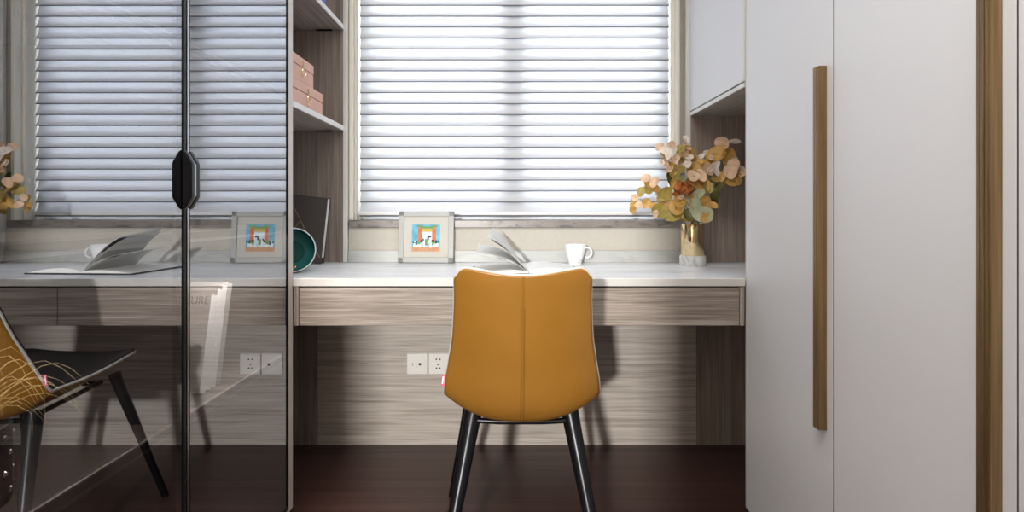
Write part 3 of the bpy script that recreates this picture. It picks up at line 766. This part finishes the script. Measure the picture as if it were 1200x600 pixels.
# green bowl standing on edge
gb = thing('emerald_bowl', (-.735, 2.10, ZT), 'emerald green bowl with pale rim and gold spot, beside the taupe book', 'bowl')
BR = .0755
MG = Matrix.Translation((-.741, 2.075, ZT+BR+.004)) @ Matrix.Rotation(math.radians(17), 4, 'Z') @ Matrix.Rotation(math.radians(80), 4, 'X')
MB().lathe([(BR, 0), (BR+.0005, -.004), (BR*.97, -.022), (BR*.82, -.045), (BR*.5, -.062), (0, -.068)], 48, mtx=MG, mat=m_teal).build('body', None, gb)
MB().lathe([(BR-.004, .0), (BR*.92, -.020), (BR*.77, -.125), (BR*.46, -.057), (0, -.062)], 48, mtx=MG).build('lining', m_emer, gb)
MB().tube([tuple(MG @ Vector(((BR-.0018)*math.cos(2*PI*k/48), (BR-.0018)*math.sin(2*PI*k/48), 0))) for k in range(48)], .0022, 8, closed=True).build('rim', m_rim, gb)
q = MB(); random.seed(9)
for k in range(7):
    a = math.radians(-96+random.uniform(-18, 16)); rr = BR*random.uniform(.70, .9)
    q.lathe([(0, 0), (.005, 0), (.004, .0012), (0, .0015)], 8, mtx=MG @ Matrix.Translation((rr*math.cos(a), rr*math.sin(a), -.036+(.9*BR-rr)*-.2)))
q.build('gold_spots', m_gold, gb)

# ------------------------------------------------------------------ objects inside the glass cabinet
GR2 = 'white magazines leaning in the glass cabinet'
labs = ['white-spined magazine with grey lettered cover, nearest of the leaning row in the glass cabinet',
        'second white magazine from the front in the leaning row behind the glass',
        'third white magazine from the front in the leaning row behind the glass',
        'greyer magazine at the far end of the leaning row behind the glass']
for i, (yb_, th, hh) in enumerate(((1.458, .027, .243), (1.4875, .022, .252), (1.512, .024, .259), (1.5385, .025, .262))):
    M = Matrix.Translation((-.742, yb_, .5230)) @ Matrix.Rotation(math.radians(-15), 4, 'X')
    t = thing('magazine', (-.80, yb_, .523), labs[i], 'magazine', GR2)
    z_off = math.tan(math.radians(15))*0
    MB().box(-.19, .0, 0, th, 0.007*0+.0065, hh, .0008, mat=(m_magw if i < 3 else m_frame), mtx=M).build('page_block', None, t)
    q = MB().box(-.192, -.001, -.0015, .0, .0065, hh+.001, .0004, mtx=M); q.build('cover', m_magc, t)
    if i == 0:
        cu_ = bpy.data.curves.new('lettering', 'FONT'); cu_.body = 'TURE'; cu_.size = .031; cu_.extrude = .0002; cu_.align_x = 'RIGHT'
        tmp = bpy.data.objects.new('tmp', cu_); COL.objects.link(tmp)
        dg = bpy.context.evaluated_depsgraph_get(); me = bpy.data.meshes.new_from_object(tmp.evaluated_get(dg))
        bpy.data.objects.remove(tmp)
        Mt = Matrix.Translation(-ORG[t.name]) @ M @ Matrix.Translation((-.004, -.0020, .217)) @ Matrix.Rotation(PI/2, 4, 'X') @ Matrix.Scale(.82, 4, (1, 0, 0))
        me.transform(Mt); me.materials.clear(); me.materials.append(m_hole)
        lo = bpy.data.objects.new('lettering', me); COL.objects.link(lo); lo.parent = t
# studded pot with dry grass
pg = thing('potted_grass', (-.845, .905, .5228), 'black studded pot of dry curling grass on the low shelf behind the glass', 'potted plant')
PC = Vector((-.838, .905, .5228)); PR_ = .080
MB().lathe([(0, 0), (PR_-.004, 0), (PR_, .004), (PR_, .116), (PR_-.003, .118), (PR_-.007, .116), (PR_-.007, .100), (0, .100)], 40, PC).build('pot', m_pot, pg)
MB().lathe([(0, .100), (PR_-.0075, .1005), (PR_-.0075, .104), (0, .106)], 30, PC).build('soil', m_soil, pg)
q = MB()
for row, zz in enumerate((.018, .046, .074, .100)):
    for k in range(16):
        a = 2*PI*(k + .5*(row % 2))/16
        q.lathe([(.0045, 0), (.0035, .002), (0, .003)], 10, PC + Vector((PR_*math.cos(a), PR_*math.sin(a), zz)), mtx=Matrix.Rotation(a, 4, 'Z') @ Matrix.Rotation(PI/2, 4, 'Y'))
q.build('studs', m_stud, pg)
g = MB(); random.seed(21)
for k in range(30):
    a = random.uniform(-.3*PI, 1.3*PI) if k % 2 else random.uniform(.15*PI, .6*PI); r0 = random.uniform(0, .03); L = random.uniform(.07, .19); up = random.uniform(.03, .12)
    d = Vector((math.cos(a), math.sin(a), 0)); pts = []
    for i in range(9):
        tt = i/8; pos = PC + d*(r0 + L*tt*(1.1-.15*tt)) + Vector((0, 0, .104 + up*math.sin(PI*min(1, tt*.85)) - .05*max(0, tt-.6)))
        pos.x = min(pos.x, -.706); pos.x = max(pos.x, CX0+.02); pts.append(tuple(pos))
    g.tube(pts, [.0012*(1-.75*i/8) for i in range(9)], 4)
go = g.build('grass_blades', m_grass, pg); go['kind'] = 'stuff'
